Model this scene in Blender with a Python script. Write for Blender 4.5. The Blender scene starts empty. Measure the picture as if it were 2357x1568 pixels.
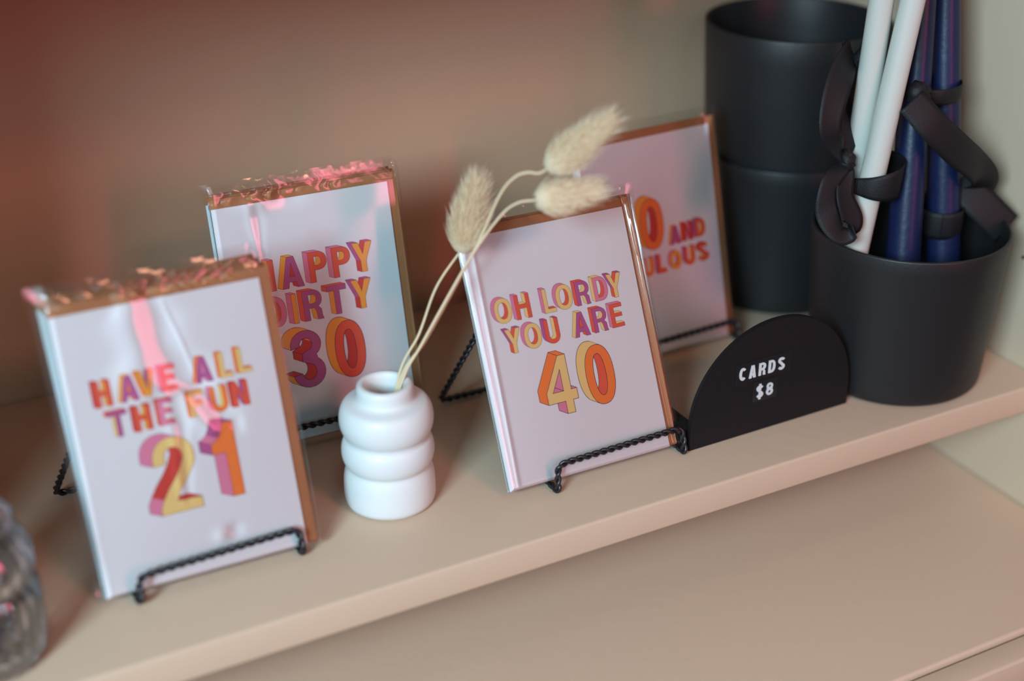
import bpy, bmesh, math, random
from mathutils import Vector, Matrix
from mathutils.geometry import tessellate_polygon
random.seed(7)
S = bpy.context.scene
COL = S.collection
PI = math.pi

# ------------------------------------------------------------------ camera solve
W, H = 2357, 1568
FPX = 3284.4
CAM = Vector((-0.49068, -0.57328, 0.45854))
RX = Vector((0.88604, -0.46356, -0.00703))
RY = Vector((0.21683, 0.40095, 0.89007))
RZ = Vector((0.40978, 0.79016, -0.45577))      # viewing direction

def ray(u, v):
    return (RX * ((u - W / 2) / FPX) - RY * ((v - H / 2) / FPX) + RZ)
def on(ax, val, u, v):
    """the point of the plane axis = val seen at a pixel of the photograph"""
    r = ray(u, v)
    s = (val - CAM[ax]) / r[ax]
    return CAM + r * s

# ------------------------------------------------------------------ materials
def srgb(r, g, b):
    def f(c):
        c /= 255.0
        return c / 12.92 if c <= 0.04045 else ((c + 0.055) / 1.055) ** 2.4
    return (f(r), f(g), f(b), 1.0)

def mat(name, col, rough=0.5, bump=0.0, scale=200.0, spec=0.5, var=0.0, metal=0.0, sss=0.0, sub=None, coat=0.0, vscale=6.0, trans=0.0):
    m = bpy.data.materials.new(name)
    m.use_nodes = True
    nt = m.node_tree
    b = nt.nodes['Principled BSDF']
    b.inputs['Base Color'].default_value = col
    b.inputs['Roughness'].default_value = rough
    b.inputs['Specular IOR Level'].default_value = spec
    b.inputs['Metallic'].default_value = metal
    b.inputs['Coat Weight'].default_value = coat
    if sss:
        b.inputs['Subsurface Weight'].default_value = sss
        b.inputs['Subsurface Radius'].default_value = sub or (0.01, 0.008, 0.006)
        b.inputs['Subsurface Scale'].default_value = 0.3
    if trans:
        b.inputs['Transmission Weight'].default_value = trans
    tc = nt.nodes.new('ShaderNodeTexCoord')
    if var:
        n = nt.nodes.new('ShaderNodeTexNoise')
        n.inputs['Scale'].default_value = vscale
        n.inputs['Detail'].default_value = 4
        nt.links.new(tc.outputs['Object'], n.inputs['Vector'])
        mx = nt.nodes.new('ShaderNodeMix'); mx.data_type = 'RGBA'
        mx.inputs['A'].default_value = tuple(c * (1 - var) for c in col[:3]) + (1,)
        mx.inputs['B'].default_value = tuple(min(1, c * (1 + var)) for c in col[:3]) + (1,)
        nt.links.new(n.outputs['Fac'], mx.inputs['Factor'])
        nt.links.new(mx.outputs['Result'], b.inputs['Base Color'])
    if bump:
        n2 = nt.nodes.new('ShaderNodeTexNoise')
        n2.inputs['Scale'].default_value = scale
        n2.inputs['Detail'].default_value = 3
        nt.links.new(tc.outputs['Object'], n2.inputs['Vector'])
        bp = nt.nodes.new('ShaderNodeBump')
        bp.inputs['Strength'].default_value = bump
        bp.inputs['Distance'].default_value = 0.001
        nt.links.new(n2.outputs['Fac'], bp.inputs['Height'])
        nt.links.new(bp.outputs['Normal'], b.inputs['Normal'])
    return m

PAINT = mat('peach_cream_paint', (0.60, 0.455, 0.335, 1), 0.5, bump=0.15, scale=120, spec=0.35, var=0.03)
WALLP = mat('shaded_wall_paint', (0.48, 0.305, 0.20, 1), 0.7, bump=0.2, scale=90, spec=0.2, var=0.04)  # same cream paint as the shelf, niche shade and warmth put into the colour
PAPER = mat('white_card_stock', (0.82, 0.87, 0.91, 1), 0.6, bump=0.08, scale=900, spec=0.3)
KRAFT = mat('kraft_envelope_paper', (0.42, 0.19, 0.085, 1), 0.75, bump=0.2, scale=700, var=0.08, vscale=60, spec=0.2)
BLACKP = mat('matt_black_ceramic', (0.012, 0.012, 0.0135, 1), 0.45, bump=0.12, scale=500, spec=0.45, var=0.1)
BLACKS = mat('matt_black_board', (0.008, 0.007, 0.008, 1), 0.6, bump=0.1, scale=600, spec=0.25)
WIRE = mat('black_enamelled_wire', (0.010, 0.010, 0.014, 1), 0.3, spec=0.5, bump=0.05, scale=800)
VASE = mat('glazed_white_ceramic', (0.70, 0.735, 0.745, 1), 0.38, spec=0.4, bump=0.03, scale=150, sss=0.1, sub=(0.006, 0.005, 0.005))
STEMM = mat('dried_straw', (0.74, 0.60, 0.40, 1), 0.6, bump=0.2, scale=900, spec=0.3)
WAXW = mat('ivory_wax', (0.54, 0.55, 0.51, 1), 0.35, spec=0.5, sss=0.35, sub=(0.012, 0.008, 0.006), bump=0.05, scale=200)
WAXN = mat('navy_wax', (0.006, 0.012, 0.050, 1), 0.38, spec=0.35, bump=0.15, scale=260, var=0.15, vscale=40)
RIBBON = mat('black_satin_ribbon', (0.007, 0.007, 0.009, 1), 0.55, spec=0.3, bump=0.25, scale=1400)
WICK = mat('cotton_wick', (0.7, 0.66, 0.55, 1), 0.9)
TAPE = mat('black_label_tape', (0.012, 0.012, 0.014, 1), 0.25, spec=0.5, bump=0.05, scale=300)
EMBOSS = mat('white_embossed_letter', (0.62, 0.64, 0.66, 1), 0.5, bump=0.2, scale=900)
FILLM = mat('dark_gravel_filling', (0.012, 0.012, 0.014, 1), 0.8, bump=0.8, scale=400)
HOLE = mat('drilled_hole', (0.03, 0.02, 0.015, 1), 0.9)
FLOORM = mat('brown_floor', (0.12, 0.07, 0.045, 1), 0.5, bump=0.2, scale=20, var=0.2)
INK = mat('dark_ink', srgb(60, 35, 70), 0.6)
def ink(n, r, g, b): return mat('print_' + n, srgb(r, g, b), 0.6, spec=0.3)
YEL = ink('yellow', 242, 213, 136); ORA = ink('orange', 250, 134, 62); RED = ink('red_orange', 234, 98, 72)
PNK = ink('pink', 228, 136, 170); PUR = ink('purple', 184, 94, 152); AMB = ink('amber', 246, 172, 66)
CRI = ink('crimson', 208, 68, 60)
INKS = [INK, YEL, ORA, RED, PNK, PUR, AMB, CRI]
ID = dict(k=0, y=1, o=2, r=3, p=4, m=5, a=6, c=7)

def film(name, weight=0.5, rough=0.06, base=0.05, col=(1, 1, 1, 1), bump=0.0):
    m = bpy.data.materials.new(name); m.use_nodes = True
    nt = m.node_tree; nt.nodes.clear()
    out = nt.nodes.new('ShaderNodeOutputMaterial')
    tr = nt.nodes.new('ShaderNodeBsdfTransparent'); tr.inputs['Color'].default_value = (0.985, 0.985, 0.985, 1)
    gl = nt.nodes.new('ShaderNodeBsdfGlossy'); gl.inputs['Roughness'].default_value = rough
    gl.inputs['Color'].default_value = col
    fr = nt.nodes.new('ShaderNodeFresnel'); fr.inputs['IOR'].default_value = 1.5
    mu = nt.nodes.new('ShaderNodeMath'); mu.operation = 'MULTIPLY_ADD'
    mu.inputs[1].default_value = weight; mu.inputs[2].default_value = base
    nt.links.new(fr.outputs[0], mu.inputs[0])
    mx = nt.nodes.new('ShaderNodeMixShader')
    nt.links.new(mu.outputs[0], mx.inputs[0])
    nt.links.new(tr.outputs[0], mx.inputs[1]); nt.links.new(gl.outputs[0], mx.inputs[2])
    nt.links.new(mx.outputs[0], out.inputs['Surface'])
    if bump:
        tc = nt.nodes.new('ShaderNodeTexCoord')
        n2 = nt.nodes.new('ShaderNodeTexNoise'); n2.inputs['Scale'].default_value = 60
        nt.links.new(tc.outputs['Object'], n2.inputs['Vector'])
        bp = nt.nodes.new('ShaderNodeBump'); bp.inputs['Strength'].default_value = bump
        bp.inputs['Distance'].default_value = 0.001
        nt.links.new(n2.outputs['Fac'], bp.inputs['Height'])
        nt.links.new(bp.outputs['Normal'], gl.inputs['Normal'])
    return m
FILM = film('clear_cellophane', 0.85, 0.11, 0.0)
GLASS = film('clear_ribbed_glass', 1.6, 0.12, 0.14, (0.9, 0.92, 0.95, 1))

# ------------------------------------------------------------------ helpers
def link(name, me, m, parent=None, smooth=False):
    if not isinstance(m, (list, tuple)): m = [m]
    for x in m: me.materials.append(x)
    if smooth:
        for p in me.polygons: p.use_smooth = True
    o = bpy.data.objects.new(name, me); COL.objects.link(o)
    if parent: o.parent = parent
    return o
def obj(name, bm, m, parent=None, smooth=False):
    me = bpy.data.meshes.new(name); bm.to_mesh(me); bm.free()
    return link(name, me, m, parent, smooth)
def pyd(name, vs, fs, m, parent=None, smooth=False, mi=None):
    me = bpy.data.meshes.new(name)
    me.from_pydata([tuple(v) for v in vs], [], fs); me.update()
    if mi:
        for p, i in zip(me.polygons, mi): p.material_index = i
    return link(name, me, m, parent, smooth)
def tag(o, label=None, cat=None, group=None, kind=None):
    if label: o['label'] = label
    if cat: o['category'] = cat
    if group: o['group'] = group
    if kind: o['kind'] = kind
    return o
def thing(name, label, cat, mtx=None, group=None):
    o = bpy.data.objects.new(name, None); COL.objects.link(o)
    o.empty_display_size = 0.02
    if mtx is not None: o.matrix_world = mtx
    return tag(o, label, cat, group)
def auto_smooth(o, ang=40):
    me = o.data
    for p in me.polygons: p.use_smooth = True
    bm = bmesh.new(); bm.from_mesh(me)
    for e in bm.edges:
        if len(e.link_faces) == 2 and e.calc_face_angle(0) > math.radians(ang): e.smooth = False
    bm.to_mesh(me); bm.free()

def box(name, lo, hi, m, parent=None, bev=0.0, seg=3):
    bm = bmesh.new()
    bmesh.ops.create_cube(bm, size=1)
    for v in bm.verts:
        v.co = Vector([lo[i] + (v.co[i] + 0.5) * (hi[i] - lo[i]) for i in range(3)])
    if bev:
        bmesh.ops.bevel(bm, geom=bm.edges[:], offset=bev, segments=seg, affect='EDGES', profile=0.5)
    o = obj(name, bm, m, parent)
    if bev: auto_smooth(o, 35)
    return o

def lathe(name, prof, m, parent=None, n=96, flute=0, famp=0.0, closed=False):
    vs, fs = [], []
    for (r, z) in prof:
        for i in range(n):
            a = 2 * PI * i / n
            rr = r * (1 + famp * abs(math.cos(flute * a / 2))) if flute else r
            vs.append((rr * math.cos(a), rr * math.sin(a), z))
    k = len(prof)
    for j in range(k - 1):
        for i in range(n):
            i2 = (i + 1) % n
            fs.append((j * n + i, j * n + i2, (j + 1) * n + i2, (j + 1) * n + i))
    if closed:
        fs.append(tuple(range(n))[::-1]); fs.append(tuple((k - 1) * n + i for i in range(n)))
    o = pyd(name, vs, fs, m, parent, True)
    return o

def frames(path):
    """parallel-transport frames along a polyline"""
    out = []
    t0 = (path[1] - path[0]).normalized()
    ref = Vector((0, 0, 1)) if abs(t0.z) < 0.9 else Vector((1, 0, 0))
    nrm = (ref - t0 * ref.dot(t0)).normalized()
    for i, p in enumerate(path):
        if i == 0: t = path[1] - path[0]
        elif i == len(path) - 1: t = path[-1] - path[-2]
        else: t = path[i + 1] - path[i - 1]
        t.normalize()
        nrm = (nrm - t * nrm.dot(t)).normalized()
        out.append((p, t, nrm, t.cross(nrm)))
    return out
def resample(path, step):
    d = [0.0]
    for a, b in zip(path, path[1:]): d.append(d[-1] + (b - a).length)
    n = max(2, int(d[-1] / step)); out = []; j = 0
    for i in range(n + 1):
        s = d[-1] * i / n
        while j < len(d) - 2 and d[j + 1] < s: j += 1
        t = (s - d[j]) / max(1e-9, d[j + 1] - d[j])
        out.append(path[j].lerp(path[j + 1], min(1, max(0, t))))
    return out
def rounded(pts, r, seg=8):
    """polyline with its corners rounded"""
    pts = [Vector(p) for p in pts]; out = [pts[0]]
    for a, b, c in zip(pts, pts[1:], pts[2:]):
        d1, d2 = (a - b), (c - b)
        rr = min(r, d1.length * 0.49, d2.length * 0.49)
        p0, p2 = b + d1.normalized() * rr, b + d2.normalized() * rr
        for i in range(seg + 1):
            t = i / seg
            out.append(p0 * (1 - t) ** 2 + b * 2 * t * (1 - t) + p2 * t * t)
    out.append(pts[-1]); return out
def catmull(pts, seg=10):
    pts = [Vector(p) for p in pts]
    P = [pts[0] * 2 - pts[1]] + pts + [pts[-1] * 2 - pts[-2]]
    out = []
    for i in range(1, len(P) - 2):
        for k in range(seg):
            t = k / seg
            out.append(0.5 * ((2 * P[i]) + (P[i + 1] - P[i - 1]) * t + (2 * P[i - 1] - 5 * P[i] + 4 * P[i + 1] - P[i + 2]) * t * t
                              + (3 * P[i] - P[i - 1] - 3 * P[i + 1] + P[i + 2]) * t ** 3))
    out.append(pts[-1]); return out
def tube_geo(path, rad, n=8, vs=None, fs=None, cap=True):
    vs = [] if vs is None else vs; fs = [] if fs is None else fs
    b = len(vs); fr = frames(path); L = len(path)
    for i, (p, t, u, w) in enumerate(fr):
        r = rad(i / (L - 1)) if callable(rad) else rad
        for k in range(n):
            a = 2 * PI * k / n
            vs.append(p + (u * math.cos(a) + w * math.sin(a)) * r)
    for i in range(L - 1):
        for k in range(n):
            k2 = (k + 1) % n
            fs.append((b + i * n + k, b + i * n + k2, b + (i + 1) * n + k2, b + (i + 1) * n + k))
    if cap:
        fs.append(tuple(b + k for k in range(n))[::-1]); fs.append(tuple(b + (L - 1) * n + k for k in range(n)))
    return vs, fs
def tube(name, path, rad, m, parent=None, n=10):
    vs, fs = tube_geo(path, rad, n)
    return pyd(name, vs, fs, m, parent, True)
def twisted(name, path, m, parent=None, off=0.00098, rad=0.00115, pitch=0.0108):
    path = resample(path, 0.0006)
    fr = frames(path); vs, fs = [], []
    s = 0; ph = []
    for i in range(len(path)):
        if i: s += (path[i] - path[i - 1]).length
        ph.append(s / pitch * 2 * PI)
    for k in (0, PI):
        tube_geo([p + (u * math.cos(a + k) + w * math.sin(a + k)) * off for (p, t, u, w), a in zip(fr, ph)], rad, 8, vs, fs)
    return pyd(name, vs, fs, m, parent, True)

# ------------------------------------------------------------------ glyphs (outer loop, holes) in a w x h box, stem s
def arc(cx, cy, rx, ry, a0, a1, n=14, e=1.0):
    o = []
    for i in range(n + 1):
        a = math.radians(a0 + (a1 - a0) * i / n)
        c, s_ = math.cos(a), math.sin(a)
        o.append((cx + rx * math.copysign(abs(c) ** e, c), cy + ry * math.copysign(abs(s_) ** e, s_)))
    return o
def stroke(cl, s):
    """outline of a stroked open polyline with mitred corners"""
    L, R = [], []
    P = [Vector(p) for p in cl]
    for i, p in enumerate(P):
        d0 = (p - P[i - 1]).normalized() if i else (P[1] - p).normalized()
        d1 = (P[i + 1] - p).normalized() if i < len(P) - 1 else d0
        t = (d0 + d1).normalized(); nn = Vector((-t.y, t.x))
        k = 1 / max(0.5, nn.dot(Vector((-d0.y, d0.x))))
        L.append(p + nn * s / 2 * k); R.append(p - nn * s / 2 * k)
    return [tuple(q) for q in L + R[::-1]]
def glyph(ch, w, h, s):
    q = 0.92
    if ch == 'H':
        b = h * 0.52
        return [(0, 0), (0, h), (s, h), (s, b + s / 2), (w - s, b + s / 2), (w - s, h), (w, h), (w, 0), (w - s, 0), (w - s, b - s / 2), (s, b - s / 2), (s, 0)], []
    if ch == 'I': return [(0, 0), (0, h), (w, h), (w, 0)], []
    if ch == 'L': return [(0, 0), (0, h), (s, h), (s, s * q), (w, s * q), (w, 0)], []
    if ch == 'T': return [(w / 2 - s / 2, 0), (w / 2 - s / 2, h - s * q), (0, h - s * q), (0, h), (w, h), (w, h - s * q), (w / 2 + s / 2, h - s * q), (w / 2 + s / 2, 0)], []
    if ch == 'E':
        b = h * 0.52; t = s * 0.88
        return [(0, 0), (0, h), (w, h), (w, h - t), (s, h - t), (s, b + t / 2), (w * 0.92, b + t / 2), (w * 0.92, b - t / 2), (s, b - t / 2), (s, t), (w, t), (w, 0)], []
    if ch == 'F':
        b = h * 0.5; t = s * 0.88
        return [(0, 0), (0, h), (w, h), (w, h - t), (s, h - t), (s, b + t / 2), (w * 0.9, b + t / 2), (w * 0.9, b - t / 2), (s, b - t / 2), (s, 0)], []
    if ch == 'N': return [(0, 0), (0, h), (s * 1.1, h), (w - s, h * 0.34), (w - s, h), (w, h), (w, 0), (w - s * 1.1, 0), (s, h * 0.66), (s, 0)], []
    if ch == 'V': return [(0, h), (s * 1.12, h), (w / 2, s * 1.35), (w - s * 1.12, h), (w, h), (w / 2 + s * .6, 0), (w / 2 - s * .6, 0)], []
    if ch == 'Y': return [(0, h), (s * 1.2, h), (w / 2, h * 0.60), (w - s * 1.2, h), (w, h), (w / 2 + s / 2, h * 0.38), (w / 2 + s / 2, 0), (w / 2 - s / 2, 0), (w / 2 - s / 2, h * 0.38)], []
    if ch == 'A':
        tl, tr = w / 2 - s * 0.62, w / 2 + s * 0.62
        def xi(y): return (s * 1.12) + (w / 2 - s * 1.12) * min(1, y / (h * 0.80))
        b0, b1 = h * 0.19, h * 0.36
        return [(0, 0), (tl, h), (tr, h), (w, 0), (w - s * 1.12, 0), (w - xi(b0), b0), (xi(b0), b0), (s * 1.12, 0)], [[(xi(b1), b1), (w - xi(b1), b1), (w / 2, h * 0.80)]]
    if ch in 'O0':
        return arc(w / 2, h / 2, w / 2, h / 2, 0, 360, 48, 0.88)[:-1], [arc(w / 2, h / 2, w / 2 - s, h / 2 - s, 360, 0, 40, 0.9)[:-1]]
    if ch == 'D':
        return [(0, 0), (0, h)] + arc(w * .42, h / 2, w * .58, h / 2, 90, -90, 24, .86), [[(s, s * .85)] + arc(w * .42, h / 2, w * .58 - s, h / 2 - s * .85, -90, 90, 20, .86) + [(s, h - s * .85)]]
    if ch in 'PR':
        y0 = h * 0.40; cy = (h + y0) / 2; ry = (h - y0) / 2; t = s * .82
        bowl = arc(w * .5, cy, w * .5, ry, 90, -90 if ch == 'P' else -58, 16, .9)
        hole = [[(s, y0 + t)] + arc(w * .5, cy, w * .5 - s, ry - t, -90, 90, 12, .9) + [(s, h - t)]]
        if ch == 'P': return [(0, 0), (0, h)] + bowl + [(s, y0), (s, 0)], hole
        return [(0, 0), (0, h)] + bowl + [(w * .93, h * .33), (w * .95, h * .1), (w, 0), (w - s * 1.05, 0), (w * .64, h * .30), (w * .55, y0), (s, y0), (s, 0)], hole
    if ch == 'B':
        t = s * .8; m = h * .54
        return [(0, 0), (0, h)] + arc(w * .48, (h + m) / 2, w * .46, (h - m) / 2, 90, -60, 10) + arc(w * .5, m / 2, w * .5, m / 2, 60, -90, 10), \
            [[(s, t), *arc(w * .5, m / 2 + t * .15, w * .5 - s, m / 2 - t * .85, -90, 90, 8), (s, m - t * .55)], [(s, m + t * .45), *arc(w * .48, (h + m) / 2 - t * .25, w * .46 - s, (h - m) / 2 - t * .75, -90, 90, 8), (s, h - t)]]
    if ch == 'U':
        r = w / 2
        return [(0, h), (s, h), (s, r)] + arc(w / 2, r, w / 2 - s, r - s, 180, 360, 16)[1:-1] + [(w - s, r), (w - s, h), (w, h), (w, r)] + arc(w / 2, r, w / 2, r, 0, -180, 18)[1:], []
    if ch == 'S' or ch == '$':
        r1 = h / 4
        c = arc(w / 2, h * .735, w / 2 - s / 2, h * .265 - s / 2, 25, 255, 14) + arc(w / 2, h * .265, w / 2 - s / 2, h * .265 - s / 2 + 0.0, 75, -155, 14)
        return stroke(c, s), []
    if ch == 'C':
        return stroke(arc(w / 2, h / 2, w / 2 - s / 2, h / 2 - s / 2, 45, 315, 22, .92), s), []
    if ch == '8':
        return arc(w / 2, h * .74, w * .45, h * .26, 205, -25, 14) + arc(w / 2, h * .28, w / 2, h * .28, 40, -220, 20), \
            [arc(w / 2, h * .74, w * .45 - s * .85, h * .26 - s * .75, 360, 0, 12)[:-1], arc(w / 2, h * .28, w / 2 - s * .9, h * .28 - s * .8, 360, 0, 12)[:-1]]
    if ch == '1':
        return [(w - s, 0), (w - s, h * .60), (0, h * .60), (0, h * .75)] + [(w * .16, h * .765), (w * .33, h * .81), (w * .46, h * .88), (w * .53, h * .95), (w * .56, h)] + [(w, h), (w, 0)], []
    if ch == '4':
        return [(w * .56, 0), (w * .56, h * .215), (0, h * .215), (0, h * .41), (w * .57, h), (w * .82, h), (w * .82, h * .395), (w, h * .395), (w, h * .215), (w * .82, h * .215), (w * .82, 0)], \
            [[(w * .21, h * .395), (w * .56, h * .395), (w * .56, h * .76)]]
    if ch == '2':
        t = s
        o = arc(w / 2, h * .72, w / 2, h * .28, 180, -28, 22, .95)
        o = [(0, h * .655), (0, h * .70)] + o[1:]
        o += [(w * .84, h * .50), (w * .68, h * .38), (w * .50, h * .27), (w * .42, t * 1.0), (w, t * .92), (w, 0), (0, 0), (0, h * .10), (w * .10, h * .20), (w * .26, h * .33), (w * .46, h * .46), (w * .60, h * .57)]
        o += arc(w / 2, h * .73, w / 2 - s, h * .27 - s * .9, -28, 180, 16, .95)[1:] + [(s, h * .655)]
        return o, []
    if ch == '3':
        mid = h * .53
        uo = arc(w * .49, h * .755, w * .47, h * .245, 192, -52, 22)
        lo = arc(w * .5, h * .275, w * .5, h * .275, 52, -172, 24)
        li = arc(w * .5, h * .275, w * .5 - s, h * .275 - s * .85, -172, 88, 20)
        ui = arc(w * .49, h * .755, w * .47 - s, h * .245 - s * .85, -88, 192, 18)
        return uo + lo + li + [(w * .34, mid - s * .42), (w * .34, mid + s * .42)] + ui, []
    if ch == '5':
        c = [(w * .9, h - s / 2), (w * .22, h - s / 2), (w * .14, h * .52)] + arc(w * .5, h * .32, w / 2 - s / 2, h * .32 - s / 2, 110, -150, 18)
        return stroke(c, s), []
    return [(0, 0), (0, h), (w, h), (w, 0)], []

def letter(vs, fs, mi, ch, x, y, w, h, s, o, face, side, inner, lw, ztop=0.28, zbot=0.05):
    """a printed letter drawn as an oblique block: face, visible sides and dark outline (millimetres, card plane)"""
    outer, holes = glyph(ch, w, h, s)
    loops = [outer] + holes
    def area(l): return sum(a[0] * b[1] - b[0] * a[1] for a, b in zip(l, l[1:] + l[:1]))
    loops[0] = loops[0] if area(loops[0]) > 0 else loops[0][::-1]
    loops[1:] = [l if area(l) < 0 else l[::-1] for l in loops[1:]]
    def V(p, z): vs.append(((x + p[0]), (y + p[1]), z)); return len(vs) - 1
    flat = [p for l in loops for p in l]
    base = [V(p, ztop) for p in flat]
    for t in tessellate_polygon([[Vector((p[0], p[1], 0)) for p in l] for l in loops]):
        a, b, c = [flat[i] for i in t]
        ar = (b[0] - a[0]) * (c[1] - a[1]) - (b[1] - a[1]) * (c[0] - a[0])
        if abs(ar) < 1e-9: continue
        fs.append([base[i] for i in (t if ar > 0 else t[::-1])]); mi.append(ID[face])
    def rib(p, q, zp, zq, wd):
        d = Vector((q[0] - p[0], q[1] - p[1]))
        if d.length < 1e-6: return
        d.normalize(); n = Vector((-d.y, d.x)) * wd / 2; e = d * wd * .35
        k = [V((p[0] - e.x - n.x, p[1] - e.y - n.y), zp), V((q[0] + e.x - n.x, q[1] + e.y - n.y), zq), V((q[0] + e.x + n.x, q[1] + e.y + n.y), zq), V((p[0] - e.x + n.x, p[1] - e.y + n.y), zp)]
        fs.append(k); mi.append(0)
    for li, l in enumerate(loops):
        n = len(l); vis = []
        for i in range(n):
            p, q = l[i], l[(i + 1) % n]
            d = Vector((q[0] - p[0], q[1] - p[1]))
            nn = Vector((d.y, -d.x)).normalized() if d.length > 1e-9 else Vector((0, 0))
            vis.append(nn.dot(Vector(o)) > 1e-3)
            rib(p, q, ztop + 0.02, ztop + 0.02, lw)
            if vis[-1]:
                mx, my = (p[0] + q[0]) / 2, (p[1] + q[1]) / 2
                inn = li > 0 or (mx > .30 * w and nn.x < -.5 and not (ch in '13' and my > .8 * h)) or (nn.y > .5 and my < .80 * h)
                if ch == '4' and li == 0: inn = mx > .5 * w and my < .5 * h
                k = [V(p, ztop), V(q, ztop), V((q[0] + o[0], q[1] + o[1]), zbot), V((p[0] + o[0], p[1] + o[1]), zbot)]
                fs.append(k[::-1]); mi.append(ID[inner] if inn else ID[side])
                rib((p[0] + o[0], p[1] + o[1]), (q[0] + o[0], q[1] + o[1]), zbot + .015, zbot + .015, lw)
        for i in range(n):
            a, b, c = l[i - 1], l[i], l[(i + 1) % n]
            d0 = Vector((b[0] - a[0], b[1] - a[1])); d1 = Vector((c[0] - b[0], c[1] - b[1]))
            if d0.length < 1e-9 or d1.length < 1e-9: continue
            ang = abs(d0.angle(d1))
            if (vis[i - 1] or vis[i]) and (ang > 0.6 or vis[i - 1] != vis[i]):
                rib(b, (b[0] + o[0], b[1] + o[1]), ztop + .02, zbot + .02, lw)

def print_words(name, letters, s, o, lw, parent, lift):
    vs, fs, mi = [], [], []
    for (ch, x, y, w, h, f, sd, inn) in letters:
        letter(vs, fs, mi, ch, x, y, w, h, s, o, f, sd, inn, lw)
    # card plane: local x right, local z up, front towards -y
    V3 = [(a / 1000, -lift - z / 1000, b / 1000) for (a, b, z) in vs]
    return pyd(name, V3, fs, INKS, parent, False, mi)

# ------------------------------------------------------------------ setting
wb = box('wall_back', (-2.6, 0.300, -1.0), (2.2, 0.42, 2.0), WALLP); tag(wb, kind='structure')
fl = box('floor', (-2.6, -3.2, -1.06), (2.2, 0.42, -1.0), FLOORM); tag(fl, kind='structure')

X1 = 0.207; XL = -0.575
unit = thing('shelf_unit', 'peach-cream painted open shelf unit with tall side panels, everything stands on it', 'shelf unit', Matrix.Translation((0, 0, -1.0)))
def up(name, lo, hi, m=PAINT, bev=0.0012):
    o = box(name, (lo[0], lo[1], lo[2] + 1.0), (hi[0], hi[1], hi[2] + 1.0), m, unit, bev)
    return o
up('shelf_board', (XL, 0.0, -0.020), (X1, 0.298, 0.0), bev=0.0018)
up('upper_board', (XL, 0.0, 0.348), (X1, 0.298, 0.368), bev=0.0018)
up('side_panel', (X1, -0.034, -0.1), (X1 + 0.02, 0.298, 0.80), bev=0.0016)
up('side_panel', (XL - 0.02, -0.034, -0.1), (XL, 0.298, 0.80), bev=0.0016)  # unseen left panel, placed to keep light off the left wall
up('top_board', (XL - 0.02, -0.034, 0.80), (X1 + 0.02, 0.298, 0.82))
up('base_board', (XL - 0.05, -0.0985, -0.122), (X1 + 0.30, 0.298, -0.1), bev=0.0022)
body = up('cabinet_body', (XL - 0.05, -0.096, -0.98), (X1 + 0.30, 0.298, -0.1225), bev=0.002)
up('front_ledge', (XL - 0.05, -0.1178, -0.128), (X1 + 0.30, -0.1002, -0.102), bev=0.002)
up('plinth', (XL - 0.02, -0.06, -1.0), (X1 + 0.27, 0.28, -0.98), bev=0.001)
# drilled hole in the right panel, just in front of the candle pot
bm = bmesh.new(); bmesh.ops.create_cone(bm, cap_ends=True, segments=20, radius1=0.0012, radius2=0.0012, depth=0.0008,
    matrix=Matrix.Translation((X1 - 0.0002, 0.037, 1.0754)) @ Matrix.Rotation(PI / 2, 4, 'Y'))
obj('peg_hole', bm, HOLE, unit)

# ------------------------------------------------------------------ cards
CW, CH = 108.6, 148.0
def card_matrix(x, y, yaw, lean, roll=0.0, back=0.0, side=0.0):
    m = Matrix.Translation((x, y, 0.006)) @ Matrix.Rotation(yaw, 4, 'Z') @ Matrix.Rotation(-lean, 4, 'X')
    return m @ Matrix.Translation((side, back, back * math.tan(lean))) @ Matrix.Rotation(-roll, 4, 'Y')

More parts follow.
